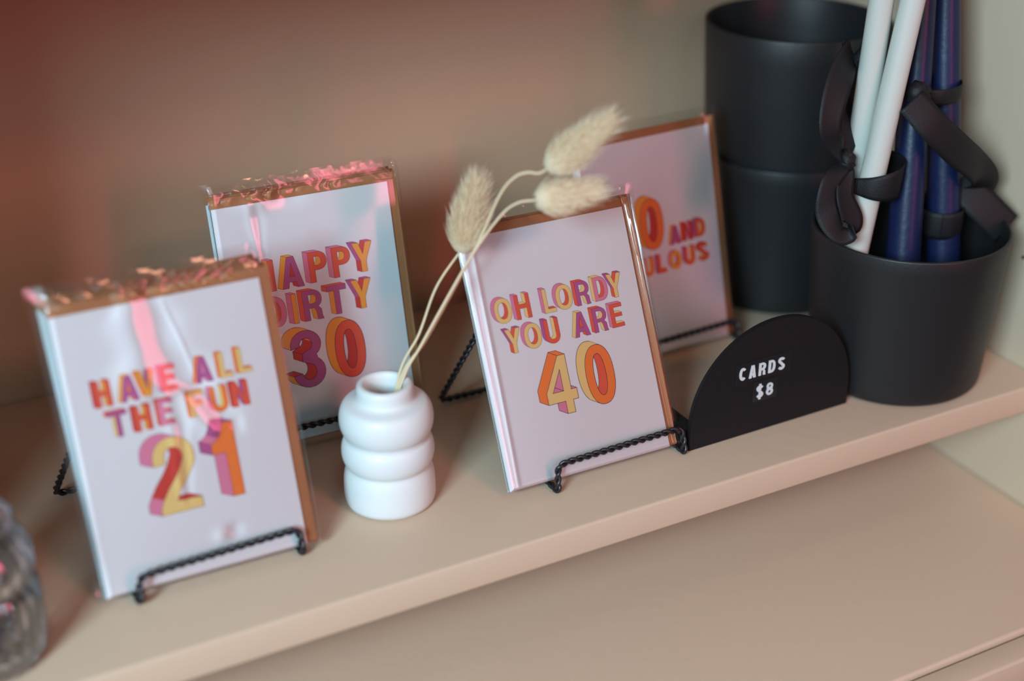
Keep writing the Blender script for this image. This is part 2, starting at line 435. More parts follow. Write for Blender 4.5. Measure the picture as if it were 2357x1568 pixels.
def film_height(u, v, ridges, seed, tops=(), glints=()):
    """height in mm of the cellophane above the card (u, v in mm)"""
    h = 0.0
    for (u0, v0, u1, v1, wd, am) in ridges:
        L2 = (u1 - u0) ** 2 + (v1 - v0) ** 2
        t = max(0, min(1, ((u - u0) * (u1 - u0) + (v - v0) * (v1 - v0)) / L2))
        du, dv = u - (u0 + t * (u1 - u0)), v - (v0 + t * (v1 - v0))
        dist = math.hypot(du, dv)
        fade = math.sin(PI * min(1, max(0.0, t) * .92 + .08)) ** .5
        h += am * math.exp(-(dist / wd) ** 2) * fade
    for g in glints:
        if len(g) == 7:                             # a long fold: (v0, v1, u0, u1, half width at v0, at v1, tilt)
            va, vb, ua, ub, sa, sb, hu = g
            t = (v - va) / (vb - va); f = max(0, min(1, t)); uc = ua + (ub - ua) * f + 1.2 * math.sin(v * .08 + seed); sw = (sa + (sb - sa) * f) * (1 + .12 * math.sin(v * .23 + seed))
            end = math.exp(-(max(0, -t, t - 1) * abs(vb - va) / 4) ** 2)
            h += math.exp(-abs((u - uc) / sw) ** 2.6) * hu * (u - uc) * end 
            continue
        (u0, v0, su, sv, hu, hv) = g
        w_ = math.exp(-abs((u - u0) / su) ** 2.6 - abs((v - v0) / sv) ** 2.6)
        h += w_ * (hu * (u - u0) + hv * (v - v0))
    c = max(0, (v - 149) / 10) 
    for (ua, ub, per, sl) in tops:                  # pleats across the gathered head
        if ua - 4 < u < ub + 4:
            k = min(1, (u - ua + 4) / 6, (ub + 4 - u) / 6) * min(1, max(0, (v - 148.5) / 3))
            f = ((u + 2.2 * math.sin(v * .7 + seed) + 1.5 * math.sin(u * .19)) / per) % 1.0
            h += k * sl * per * ((f if f < .8 else .8 - (f - .8) * 4) - .4)
            c *= 1 - .75 * k                     # crinkled head of the sleeve
    h += c * .45 * (0.55 * math.sin(u * .21 + seed) * math.sin(v * .8 + seed) + .4 * math.sin(u * .47 + seed * 2 + v * .5) + .25 * math.sin(u * 1.1 + v * 1.3 + seed * 3))
    h += 0.25 * math.sin(u * .045 + seed) * math.sin(v * .03 + seed * 1.7)
    return h

def sleeve(parent, ridges, seed, thick=3.2, res=2.0, tops=(), glints=(), left=-1.2):
    U0, U1, V0, V1 = left, 117.0, -1.0, 160.0
    nu, nv = int((U1 - U0) / res), int((V1 - V0) / res)
    vs, fs = [], []
    for side in (0, 1):
        for j in range(nv + 1):
            for i in range(nu + 1):
                u, v = U0 + (U1 - U0) * i / nu, V0 + (V1 - V0) * j / nv
                e = min(1, min(i, nu - i, j) / 2.0)
                pinch = 1 - max(0, (v - 150) / 10) * .55
                if side == 0: y = -(thick / 2 * e * pinch + film_height(u, v, ridges, seed, tops, glints) * e)
                else: y = (thick / 2 * e * pinch)
                vs.append((u / 1000, y / 1000, v / 1000))
    N = (nu + 1) * (nv + 1)
    for side in (0, 1):
        for j in range(nv):
            for i in range(nu):
                a = side * N + j * (nu + 1) + i
                q = (a, a + 1, a + nu + 2, a + nu + 1)
                fs.append(q if side == 0 else q[::-1])
    o = pyd('cellophane_sleeve', vs, fs, FILM, parent, True)
    return o

def folded_card(parent, lettering=None, numeral=None):
    # two leaves joined by a fold at the left, the front leaf bowing open a little
    vs, fs = [], []; n = 24; t = 0.35
    def leaf(u, k):   # k 0 front, 1 back
        s_ = u / CW
        gap = 0.9 * math.sin(PI * min(1, s_ * 1.0) * .5) if k == 0 else 0
        return gap
    prof = []
    for i in range(n + 1): prof.append((CW * i / n, -(0.55)))
    prof_b = [(CW, -(0.55) + t), *[(CW * (1 - i / n), -(0.55) + t) for i in range(1, n)], (0.5, 0.0 - .2), *[(CW * i / n, 0.25) for i in range(1, n + 1)], (CW, 0.25 + t), *[(CW * (1 - i / n), .25 + t) for i in range(1, n + 1)]]
    loop = prof + prof_b
    m = len(loop)
    for z in (0, CH):
        for (u, y) in loop: vs.append((u / 1000, y / 1000, z / 1000))
    for i in range(m): fs.append((i, (i + 1) % m, m + (i + 1) % m, m + i))
    for z in (0, 1):
        for i in range(n):
            a, b = i, i + 1
            c, d = n + 1 + (n - i) - 1 + 0, 0
    tri = tessellate_polygon([[Vector((u, y, 0)) for (u, y) in loop]])
    for tt in tri:
        fs.append(tuple(tt)); fs.append(tuple(m + k for k in tt)[::-1])
    c = pyd('paper_card', vs, fs, PAPER, parent)
    if lettering: print_words('lettering', *lettering, c, 0.00058)
    if numeral: print_words('numeral', *numeral, c, 0.00058)
    return c

def envelope(parent):
    e = box('envelope', (0.0002, 0.0009, 0.0002), (0.1148, 0.0016, 0.1535), KRAFT, parent, 0.0002, 1)
    # pointed flap folded down on the back
    vs = [(0.0002, .0017, .1535), (0.1148, .0017, .1535), (0.0575, .0017, .095), (0.0002, .002, .1535), (0.1148, .002, .1535), (0.0575, .002, .095)]
    pyd('flap', vs, [(0, 1, 2), (5, 4, 3), (0, 3, 4, 1), (1, 4, 5, 2), (2, 5, 3, 0)], KRAFT, e)

def greeting_card(label, mtx, words=None, numeral=None, ridges=(), seed=1.0, group=None, tops=(), glints=(), res=2.0, left=-1.2):
    t = thing('greeting_card', label, 'greeting card', mtx, group)
    folded_card(t, words, numeral)
    envelope(t)
    sleeve(t, ridges, seed, res=res, tops=tops, glints=glints, left=left)
    return t

C40 = (-0.1737, 0.0420, -0.0096, 0.4462)
C21 = (-0.4032, 0.0513, -0.0218, 0.3293)
C30 = (-0.2917, 0.1565, -0.0524, 0.2501)
C50 = (-0.0549, 0.1423, 0.0506, 0.2484)

w40 = ([('O', 13.0, 95.5, 11.0, 14.6, 'y', 'p', 'r'), ('H', 26.6, 95.6, 9.6, 14.3, 'r', 'p', 'y'),
        ('L', 44.8, 95.6, 7.6, 14.3, 'y', 'p', 'r'), ('O', 53.2, 95.4, 10.8, 14.8, 'y', 'p', 'r'), ('R', 66.6, 95.6, 9.0, 14.3, 'm', 'r', 'y'),
        ('D', 78.7, 95.8, 9.4, 14.3, 'p', 'y', 'r'), ('Y', 88.2, 95.7, 10.1, 14.3, 'y', 'm', 'r'),
        ('Y', 16.6, 77.3, 10.0, 14.3, 'y', 'm', 'r'), ('O', 28.4, 77.4, 11.0, 14.8, 'y', 'p', 'r'), ('U', 42.0, 77.6, 9.4, 14.6, 'r', 'm', 'y'),
        ('A', 60.8, 77.6, 10.4, 14.5, 'm', 'y', 'r'), ('R', 74.4, 77.7, 9.2, 14.5, 'm', 'r', 'y'), ('E', 86.6, 78.1, 8.2, 14.1, 'r', 'p', 'y')], 2.5, (-2.0, 1.3), 0.13)
n40 = ([('4', 35.0, 35.4, 19.9, 34.8, 'y', 'o', 'p'), ('0', 62.5, 35.4, 18.8, 35.8, 'o', 'y', 'r')], 5.4, (-5.2, 3.1), 0.30)
w30 = ([('H', 18.6, 94.2, 12.6, 18.8, 'r', 'p', 'a'), ('A', 35.0, 94.1, 13.6, 19.0, 'm', 'a', 'c'), ('P', 52.7, 94.8, 11.3, 18.6, 'r', 'p', 'a'),
        ('P', 67.5, 95.3, 11.4, 18.4, 'r', 'p', 'a'), ('Y', 80.6, 95.9, 13.0, 18.2, 'a', 'm', 'c'),
        ('D', 22.8, 71.9, 12.4, 18.8, 'p', 'm', 'r'), ('I', 39.0, 72.1, 3.1, 18.2, 'a', 'p', 'r'), ('R', 45.8, 72.2, 11.8, 18.6, 'm', 'r', 'a'),
        ('T', 61.3, 73.0, 12.2, 17.9, 'm', 'r', 'a'), ('Y', 76.8, 73.6, 13.0, 18.0, 'a', 'm', 'c')], 3.5, (-3.0, 1.3), 0.16)
n30 = ([('3', 33.7, 31.4, 20.2, 35.6, 'm', 'a', 'c'), ('0', 61.6, 32.2, 19.0, 36.0, 'r', 'a', 'c')], 5.6, (-5.4, 2.9), 0.32)
w21 = ([('H', 14.6, 98.3, 8.2, 13.6, 'r', 'c', 'a'), ('A', 27.0, 98.4, 9.4, 13.6, 'm', 'a', 'o'), ('V', 36.3, 99.0, 9.2, 13.4, 'a', 'o', 'm'), ('E', 48.4, 99.2, 8.0, 13.6, 'r', 'p', 'o'),
        ('A', 65.8, 99.6, 9.4, 13.6, 'm', 'o', 'p'), ('L', 79.2, 99.8, 6.9, 13.6, 'y', 'o', 'r'), ('L', 89.0, 100.2, 7.4, 13.6, 'y', 'o', 'r'),
        ('T', 18.6, 81.6, 9.6, 13.5, 'm', 'r', 'y'), ('H', 31.6, 81.8, 8.6, 13.3, 'r', 'c', 'a'), ('E', 44.2, 82.1, 7.6, 13.6, 'p', 'r', 'o'),
        ('F', 60.4, 82.6, 8.0, 13.6, 'y', 'o', 'r'), ('U', 71.6, 82.4, 9.0, 13.8, 'o', 'p', 'y'), ('N', 83.2, 83.0, 8.8, 13.3, 'r', 'c', 'm')], 2.6, (-1.7, 1.0), 0.09)
n21 = ([('2', 36.0, 35.3, 21.8, 40.4, 'y', 'p', 'c'), ('1', 67.2, 36.4, 13.1, 40.3, 'o', 'm', 'p')], 6.2, (-6.2, 2.9), 0.2)
w50 = ([('A', 68.0, 72.5, 9.0, 12.6, 'm', 'a', 'r'), ('N', 78.6, 73.0, 8.6, 12.6, 'c', 'r', 'p'), ('D', 89.2, 73.6, 8.6, 12.6, 'r', 'm', 'a'),
        ('F', 12.0, 55.0, 7.6, 12.6, 'y', 'o', 'r'), ('A', 22.0, 55.1, 9.6, 12.6, 'm', 'a', 'r'), ('B', 33.6, 55.2, 8.6, 12.6, 'r', 'p', 'y'), ('U', 44.2, 55.3, 8.8, 12.6, 'o', 'm', 'y'),
        ('L', 55.6, 55.4, 7.4, 12.6, 'r', 'm', 'a'), ('O', 66.0, 55.6, 9.8, 12.8, 'a', 'p', 'r'), ('U', 78.2, 56.0, 9.0, 12.8, 'r', 'm', 'a'), ('S', 89.6, 56.4, 9.4, 12.8, 'r', 'c', 'a')], 2.9, (-1.7, 1.0), 0.09)
n50 = ([('5', 20.0, 72.5, 18.6, 34.0, 'm', 'a', 'c'), ('0', 45.4, 72.5, 18.6, 34.6, 'o', 'a', 'c')], 5.4, (-5.2, 2.9), 0.28)

R40 = [(6.9, 150, 4.6, -8, 1.3, .55), (111.8, 158, 113.2, -4, 1.5, 1.9), (110.6, 156, 112.4, 118, .8, 1.2), (115.2, 150, 115.0, 0, .8, .8)]
R21 = [(56, 146, 68, 98, .9, .3)]
R30 = [(115, 158, 114.5, 0, 1.1, .8)]
R50 = [(2, 150, 3, 0, 1.4, .8), (114, 158, 114, 0, 1.1, .8)]
G21 = [(156, 100, 43, 50, 9, 17, -.125), (98, 74, 60, 72, 12, 8, -.125), (96, 44, 50, 50, 5, 3, -.125), (67, 18, 6, 4, -.125, -.04), (80, 74, 4, 5, -.125, .0)]
G30 = [(154, 114, 21, 26, 5, 2.5, -.085), (35, 150, 16, 7, -.085, .0)]
G50 = [(4, 142, 6, 8, .20, -.03), (107, 150, 5, 8, .28, 0)]
greeting_card('white birthday card reading OH LORDY YOU ARE 40, leaning on an easel', card_matrix(*C40), w40, n40, R40, 0.4, 'birthday cards on wire easels', res=1.0)
greeting_card('white birthday card reading HAVE ALL THE FUN 21, at front left', card_matrix(*C21), w21, n21, R21, 1.3, 'birthday cards on wire easels', tops=[(34, 60, 9, -.125), (62, 94, 7, -.125)], glints=G21, res=1.0)
greeting_card('white birthday card reading HAPPY DIRTY 30, behind the small white vase', card_matrix(*C30), w30, n30, R30, 2.2, 'birthday cards on wire easels', tops=[(2, 42, 12, -.085), (46, 54, 6, -.085), (66, 78, 7, -.085)], glints=G30, res=1.0)
greeting_card('white birthday card reading 50 AND FABULOUS, before the stacked black pots', card_matrix(*C50), w50, n50, R50, 3.1, 'birthday cards on wire easels', tops=[(0, 10, 6, .20), (100, 108, 6, .28)], glints=G50, res=1.5)
# spare cards behind the front ones
for k, (c, side, back, roll, lab) in enumerate([
    (C21, .0003, .0040, .006, 'sleeved card directly behind the 21 card, thin edge showing at its left'),
    (C21, .0000, .0080, .013, 'sleeved card third deep in the stack of the 21 card'),
    (C21, -.0004, .0120, .020, 'rearmost sleeved card of the stack led by the 21 card'),
    (C30, .0002, .0040, .001, 'sleeved card directly behind the HAPPY DIRTY 30 card'),
    (C30, -.0004, .0080, .003, 'rearmost sleeved card of the stack led by the 30 card'),
    (C40, .0034, .0040, -.003, 'sleeved card tucked behind the 40 card, brown edge at its right')]):
    greeting_card(lab, card_matrix(*c, roll=roll, back=back, side=side), seed=1.7 + k, group='spare sleeved cards', res=3, left=-4.5 if c is C21 else -2.6 if c is C30 else -1.2)

# ------------------------------------------------------------------ wire easels
def easel(label, c, stack, xl, xr, yf, dyf, lip_h, yb, skew, ztop=.115, lipdy=0.003):
    """c: the card it carries, stack: depth of its pile; xl, xr: front feet; yf: front; yb: rear bar; skew: sideways shift of the rear frame"""
    o = Vector(((xl + xr) / 2, (yf + yb) / 2, 0)); zf = 0.0024
    t = thing('wire_easel', label, 'easel', Matrix.Translation(o), 'twisted wire easels')
    P = lambda x, y, z: Vector((x, y, z)) - o
    def bk(x, z, off=0.0):      # y just behind the pile of cards
        return c[1] + (x - c[0]) * math.tan(c[2]) + math.tan(c[3]) * (z - .006) + (stack + .0028 + off) / math.cos(c[3])
    ex = 0.002
    twisted('front_lip', rounded([P(xl, bk(xl, .004) - .010, zf), P(xl, yf, zf), P(xl + ex * .5, yf + lipdy, lip_h), P(xr - ex * .5, yf + dyf + lipdy, lip_h), P(xr, yf + dyf, zf), P(xr, bk(xr, .004) - .010, zf)], .006), WIRE, t)
    a, b = xl + .012, xr - .012
    twisted('back_rest', rounded([P(xl, bk(xl, .004) - .010, zf), P(xl, bk(xl, .004) + .002, zf), P(a, bk(a, ztop), ztop), P(b, bk(b, ztop), ztop), P(xr, bk(xr, .004) + .002, zf), P(xr, bk(xr, .004) - .010, zf)], .008), WIRE, t)
    zt = ztop + .004
    twisted('rear_frame', rounded([P(a + .004, bk(a, zt, .0042), zt), P(xl + skew, yb, zf), P(xr + skew, yb, zf), P(b - .004, bk(b, zt, .0042), zt), P(a + .0041, bk(a, zt, .0042), zt)], .006), WIRE, t)
    return t
easel('black twisted wire easel holding up the 40 card', C40, .0058, -.1462, -.0574, .034, .0014, .0185, .1634, -.0160)
easel('black twisted wire easel holding up the 21 card', C21, .0138, -.3880, -.2985, .0424, .0022, .0190, .1700, -.0180, .115, .002)
easel('black twisted wire easel holding the HAPPY DIRTY 30 card', C30, .0098, -.2800, -.1910, .1450, -.004, .0190, .2560, -.004)
easel('black twisted wire easel holding the 50 AND FABULOUS card', C50, .0020, -.0330, .0610, .1400, .0045, .0160, .2500, .004)

# ------------------------------------------------------------------ vase with dried grass
vx, vy = -0.2335, 0.0771
def bulge(zc, hz, r0, r1, n=12, a0=-80, a1=80):
    return [(r0 + (r1 - r0) * math.cos(math.radians(a)), zc + hz * math.sin(math.radians(a))) for a in [a0 + (a1 - a0) * i / n for i in range(n + 1)]]
prof = [(0.0, .0006), (.0222, .0006), (.0240, .0010), (.0256, .0022), (.02625, .0048), (.0264, .010), (.0262, .0165), (.0256, .0205), (.0247, .0232)]
prof += [(.0238, .0250)] + bulge(.0348, .0088, .0222, .0265, 14, -70, 70) + [(.0238, .0443)]
prof += bulge(.0552, .0104, .0215, .0267, 16, -68, 80) + [(.0200, .0663), (.0172, .0670), (.01635, .0680), (.0161, .0700), (.0161, .0735), (.0156, .0756), (.0146, .0766), (.0130, .0768), (.0117, .0762), (.0109, .0748), (.0105, .0720), (.0105, .060), (.016, .054), (.018, .040), (.016, .010), (0, .008)]
# keep z monotone on the outside
v = thing('bud_vase', 'small white ribbed ceramic bud vase beside the 40 card', 'vase', Matrix.Translation((vx, vy, 0)))
lathe('vase_body', prof, VASE, v, 96)

def tail(name_label, base_uv, tip_uv, y_b, y_t, rmax, mid_pts, start, hairs, seed, stray=0.0):
    rnd = random.Random(seed)
    A = on(1, y_b, *base_uv); B = on(1, y_t, *tip_uv)
    t = thing('bunny_tail_grass', name_label, 'dried grass', Matrix.Translation(start), 'dried grass stems in the white vase')
    t['kind'] = 'thing'
    off = Vector(start)
    pts = catmull([Vector(start) - off] + [Vector(p) - off for p in mid_pts] + [A - off + (B - A) * .06], 10)
    st = tube('stem', pts, lambda s_: .00085 - .0002 * s_, STEMM, t, 8)
    ax = (B - A); L = ax.length; ax.normalize()
    s1 = ax.orthogonal().normalized(); s2 = ax.cross(s1)
    def rad(s_): return rmax * 1.05 * (math.sin(PI * min(1, s_ * .98 + .02) ** .62) ** .62) * (1 - .42 * s_)
    vs, fs = [], []
    n, m = 20, 18
    for j in range(m + 1):
        s_ = j / m
        c = A - off + ax * L * (.02 + .9 * s_)
        for i in range(n):
            a = 2 * PI * i / n
            vs.append(c + (s1 * math.cos(a) + s2 * math.sin(a)) * rad(s_) * .86)
    for j in range(m):
        for i in range(n):
            fs.append((j * n + i, j * n + (i + 1) % n, (j + 1) * n + (i + 1) % n, (j + 1) * n + i))
    core_faces = len(fs)
    for h in range(hairs):
        s_ = rnd.random() ** .85 * .97; a = rnd.random() * 2 * PI
        rd = s1 * math.cos(a) + s2 * math.sin(a); tg = ax.cross(rd)
        r = rad(s_)
        p0 = A - off + ax * L * (.02 + .9 * s_) + rd * r * .78
        ln = rnd.uniform(.55, 1.0) * .0074
        if rnd.random() < stray: ln *= 1.9
        d = (ax * rnd.uniform(.6, 1.1) + rd * rnd.uniform(.12, .6) + tg * rnd.uniform(-.3, .3)).normalized()
        p1 = p0 + d * ln * .5 + rd * ln * .05; p2 = p1 + (d + ax * .25).normalized() * ln * .5
        ba = rnd.random() * PI
        wd = (tg * math.cos(ba) + rd * math.sin(ba)) * 0.00019
        wd2 = rd.cross(tg) * .00006
        b = len(vs)
        vs += [p0 - wd, p0 + wd, p1 - wd * .8, p1 + wd * .8, p2]
        fs += [(b, b + 1, b + 3, b + 2), (b + 2, b + 3, b + 4)]
    pyd('seed_head', vs, fs, TAILM, t, True)
    return t
TAILM = bpy.data.materials.new('soft_cream_plume'); TAILM.use_nodes = True
nt = TAILM.node_tree; nt.nodes.clear()
_o = nt.nodes.new('ShaderNodeOutputMaterial'); _d = nt.nodes.new('ShaderNodeBsdfDiffuse'); _t = nt.nodes.new('ShaderNodeBsdfTranslucent'); _m = nt.nodes.new('ShaderNodeMixShader')
_d.inputs[0].default_value = (.95, .84, .66, 1); _t.inputs[0].default_value = (.95, .84, .64, 1); _m.inputs[0].default_value = .45
nt.links.new(_d.outputs[0], _m.inputs[1]); nt.links.new(_t.outputs[0], _m.inputs[2]); nt.links.new(_m.outputs[0], _o.inputs['Surface'])
_n = nt.nodes.new('ShaderNodeTexNoise'); _n.inputs['Scale'].default_value = 300
_r = nt.nodes.new('ShaderNodeMix'); _r.data_type = 'RGBA'; _r.inputs['A'].default_value = (.94, .78, .56, 1); _r.inputs['B'].default_value = (.97, .88, .72, 1)
nt.links.new(_n.outputs[0], _r.inputs['Factor']); nt.links.new(_r.outputs['Result'], _d.inputs[0])

# stems leave over the right side of the mouth and rest on the vase bottom
tail('upright bunny tail grass head, lowest and leftmost of the three', (1062, 582), (1102, 405), .085, .085, .0098,
     [(-.2245, .0795, .0745), on(1, .081, 965, 768), on(1, .083, 1005, 660)], (-.2385, .073, .0095), 9000, 3, .25)
tail('highest bunny tail grass head, pointing to the upper right', (1258, 392), (1418, 268), .050, .035, .0098,
     [(-.2243, .0775, .0745), on(1, .076, 985, 775), on(1, .072, 1095, 570), on(1, .064, 1150, 450), on(1, .058, 1185, 408), on(1, .054, 1215, 397), on(1, .051, 1240, 399)], (-.2400, .079, .0095), 9000, 5, .1)
tail('horizontal bunny tail grass head over the top of the 40 card', (1228, 462), (1385, 436), .052, .045, .0092,
     [(-.2240, .0755, .0745), on(1, .073, 972, 790), on(1, .069, 1080, 598), on(1, .063, 1148, 502), on(1, .057, 1190, 468)], (-.2430, .0825, .0095), 9000, 9, .1)

# ------------------------------------------------------------------ black pots
def pot(name, label, x, y, z, rb, rt, h, group=None, rnd=.007, wall=.0026, fill=0):
    t = thing(name, label, 'pot', Matrix.Translation((x, y, z)), group)
    p = [(0, .0005), (rb - rnd * 1.6, .0005)]
    for i in range(8):
        a = math.radians(-90 + 80 * i / 7)
        p.append((rb - rnd + rnd * math.cos(a), rnd + rnd * math.sin(a)))
    for i in range(1, 12): p.append((rb + (rt - rb) * (i / 11) ** .9, rnd + (h - rnd - .0012) * i / 11))
    p += [(rt - .0003, h - .0004), (rt - wall / 2, h), (rt - wall + .0003, h - .0004), (rt - wall, h - .0014)]
    for i in range(1, 10): p.append((rt - wall + (rb - rt) * (i / 9), h - .0014 - (h - .0014 - rnd * 1.6) * i / 9))
    p += [(rb - wall - rnd, .006), (0, .006)]
    lathe('pot_body', p, BLACKP, t, 128)
    if fill:
        k = (fill - rnd) / (h - rnd); r = rb + (rt - rb) * k - wall - .0006
        lathe('dark_filling', [(0, .012), (rb - wall - rnd, .012), (r - .001, fill - .004), (r, fill - .001), (r * .9, fill), (r * .5, fill - .0006), (0, fill)], FILLM, t, 48)
    return t
px_, py_ = 0.1279, 0.0621
pot('candle_pot', 'short matt black pot holding the taper candles at the shelf end', px_, py_, 0, .0562, .0629, .1061, fill=.0602)
pot('planter_pot', 'lower of two stacked matt black pots against the wall', .143, .212, 0, .0585, .0640, .112, 'stacked tall black pots', .004)
pot('planter_pot', 'upper of two stacked matt black pots, empty, with open mouth', .143, .212, .0075, .0540, .0640, .196, 'stacked tall black pots', .004)

# ------------------------------------------------------------------ candles
def candle(label, group, A, B, r0, r1, m, L=.30, name='taper_candle'):
    """A: foot on the pot bottom, B: a second point of the axis"""
    A = Vector(A); B = Vector(B); d = (B - A).normalized()
    z = Vector((0, 0, 1)); q = z.rotation_difference(d)
    t = thing(name, label, 'candle', Matrix.Translation(A) @ q.to_matrix().to_4x4(), group)
    pr = [(0, 0), (r0 * .85, 0), (r0 * .97, .0008), (r0, .003)]
    for i in range(1, 20): pr.append((r0 + (r1 - r0) * i / 19, .003 + (L - .015) * i / 19))
    pr += [(r1 * .9, L - .007), (r1 * .7, L - .003), (r1 * .35, L), (0, L + .0005)]
    lathe('wax_body', pr, m, t, 40)
    tube('wick', [Vector((0, 0, L - .001)), Vector((.0003, 0, L + .006)), Vector((.0015, .0005, L + .013))], .0009, WICK, t, 6)
    return t
def along(p, q, z):
    t = (z - p.z) / (q.z - p.z); return p + (q - p) * t
# two points of each axis; the feet stand on the filling of the pot
ZF = .0602
def cnd(label, uv0, y0, uv1, y1, r0, r1, m, L):
    a = on(1, y0, *uv0); b = on(1, y1, *uv1)
    return candle(label, 'taper candles in the black pot', along(a, b, ZF + .002), b, r0, r1, m, L)
cnd('ivory taper candle, left one of the crossed pair tied with black ribbon', (1942, 575), .076, (2029, 0), .066, .0080, .0072, WAXW, .258)
cnd('ivory taper candle, right one of the crossed pair tied with black ribbon', (1970, 575), .058, (2101, 0), .052, .0080, .0070, WAXW, .263)
cnd('navy blue taper candle standing just right of the ivory pair', (2078, 590), .050, (2122, 0), .080, .0112, .0078, WAXN, .262)
cnd('navy blue taper candle nearest to the right side panel', (2170, 590), .052, (2177, 0), .084, .0112, .0080, WAXN, .262)

# ------------------------------------------------------------------ ribbons
def strip(name, pts, dirs, width, parent, m=RIBBON, thick=.0004, seg=10, origin=Vector((0, 0, 0))):
    """a ribbon: centre points, a width direction at each"""
    c = catmull(pts, seg); dd = catmull([Vector(d) for d in dirs], seg)
    vs, fs = [], []; n = 6; L = len(c)
    for i in range(L):
        t = (c[min(i + 1, L - 1)] - c[max(i - 1, 0)]).normalized()
        w = dd[i] - t * dd[i].dot(t); w.normalize(); nn = t.cross(w)
        wi = width(i / (L - 1)) if callable(width) else width
        for sgn in (-1, 1):
            for k in range(n + 1):
                f = (k / n - .5)
                vs.append(c[i] - origin + w * wi * f + nn * (thick / 2 * sgn + .0006 * (1 - 4 * f * f)))
    R = 2 * (n + 1)
    for i in range(L - 1):
        for k in range(n):
            a = i * R + k
            fs.append((a, a + R, a + R + 1, a + 1))
            a += n + 1
            fs.append((a, a + 1, a + R + 1, a + R))
        a = i * R; fs.append((a, a + n + 1, a + R + n + 1, a + R))
        a = i * R + n; fs.append((a, a + R, a + R + n + 1, a + n + 1))
    fs.append(tuple(range(n + 1)) + tuple(range(R - 1, n, -1)))
    b = (L - 1) * R; fs.append(tuple(b + k for k in range(n + 1))[::-1] + tuple(b + k for k in range(n + 1, R)))
    o = pyd(name, vs, fs, m, parent, True)
    return o
up3 = Vector((0, 0, 1)); VU = RY
# white pair: band round both candles, knot at the left, a rising loop and a drooping loop
kn = on(1, 0.062, 1948, 372)
rb = thing('ribbon', 'black satin ribbon knotted round the ivory candles', 'ribbon', Matrix.Translation(kn), 'black ribbons on the candles')
pc = on(1, 0.065, 2003, 395)
band = []
bd = []
for i in range(13):
    a = math.radians(200 + 360 * i / 12)
    band.append(pc + Vector((math.cos(a) * .0172, math.sin(a) * .0210, -.003 + .0015 * math.cos(a)))); bd.append(Vector((.12, 0, 1)))
strip('band', band, bd, lambda s_: .0060 + .017 * math.sin(PI * ((s_ * 1.0 + .08) % 1.0)) ** 1.0, rb, origin=kn)
lp = [kn, on(1, 0.058, 1912, 300), on(1, 0.066, 1932, 190), on(1, 0.080, 1965, 120), on(1, 0.085, 1960, 200), on(1, 0.071, 1952, 310), kn + Vector((0, .004, 0))]
strip('loop', lp, [RX * .3 + RZ * .9] + [RX + RZ * .35] * 2 + [RX * .6 + RZ] * 2 + [RX + RZ * .5] * 2, lambda s_: .006 + .012 * math.sin(PI * s_) ** .5, rb, origin=kn)
lp = [kn, on(1, 0.056, 1912, 420), on(1, 0.052, 1905, 490), on(1, 0.046, 1935, 535), on(1, 0.046, 1962, 512), on(1, 0.051, 1945, 450), kn + Vector((0, -.002, -.002))]
strip('loop', lp, [RX, RX + RZ * .4, RX * .7 + RY * .5, RY + RX * .3 + RZ * .3, RY * .5 + RX + RZ * .3, RX + RZ * .5, RX], lambda s_: .006 + .010 * math.sin(PI * s_) ** .5, rb, origin=kn)
bm = bmesh.new(); bmesh.ops.create_icosphere(bm, subdivisions=3, radius=.0062)
for q in bm.verts:
    q.co = Vector((q.co.x * .9, q.co.y * .9, q.co.z * 1.25)) * (1 + .12 * math.sin(q.co.z * 1500 + q.co.x * 900))
obj('knot', bm, RIBBON, rb, True)

# navy pair: knot high up, broad tail falling to the right and folding, lower band
kn = on(1, .052, 2114, 214)
rb = thing('ribbon', 'black satin ribbon on the navy candles with long folded tails', 'ribbon', Matrix.Translation(kn), 'black ribbons on the candles')
pc = on(1, .074, 2140, 205)
band, bd = [], []
for i in range(13):
    a = math.radians(230 + 360 * i / 12)
    band.append(pc + Vector((math.cos(a) * .0205, math.sin(a) * .0175, 0))); bd.append(Vector((0, 0, 1)))
strip('band', band, bd, .010, rb, origin=kn)
nrm = (RX * .62 + RY * .78)
tail_pts = [on(1, .046, 2098, 232), on(1, .036, 2150, 292), on(1, .034, 2205, 346), on(1, .038, 2250, 385), on(1, .048, 2262, 420), on(1, .058, 2238, 452), on(1, .060, 2215, 480)]
strip('tail', tail_pts, [nrm, nrm, nrm, nrm + RZ * .3, RX + RZ * .6, RX * .8 + RZ * .5 - RY * .4, RX - RY * .4], lambda s_: .0190 + .0015 * min(1, s_ * 3), rb, origin=kn)
nrm = RX * .7 + RY * .7
t2 = [on(1, .062, 2205, 418), on(1, .054, 2232, 441), on(1, .047, 2260, 470), on(1, .041, 2290, 501), on(1, .037, 2315, 527)]
strip('tail', t2, [nrm, nrm, nrm, nrm, nrm], .0225, rb, origin=kn)
pc = on(1, .058, 2165, 505)
band, bd = [], []
for i in range(13):
    a = math.radians(230 + 360 * i / 12)
    band.append(pc + Vector((math.cos(a) * .0132, math.sin(a) * .0132, 0))); bd.append(Vector((0, 0, 1)))
strip('band', band, bd, .018, rb, origin=kn)
bm = bmesh.new(); bmesh.ops.create_icosphere(bm, subdivisions=3, radius=.0070)
for q in bm.verts:
    q.co = Vector((q.co.x * 1.1, q.co.y * .9, q.co.z * 1.1)) * (1 + .12 * math.sin(q.co.z * 1500 + q.co.x * 900))
obj('knot', bm, RIBBON, rb, True)

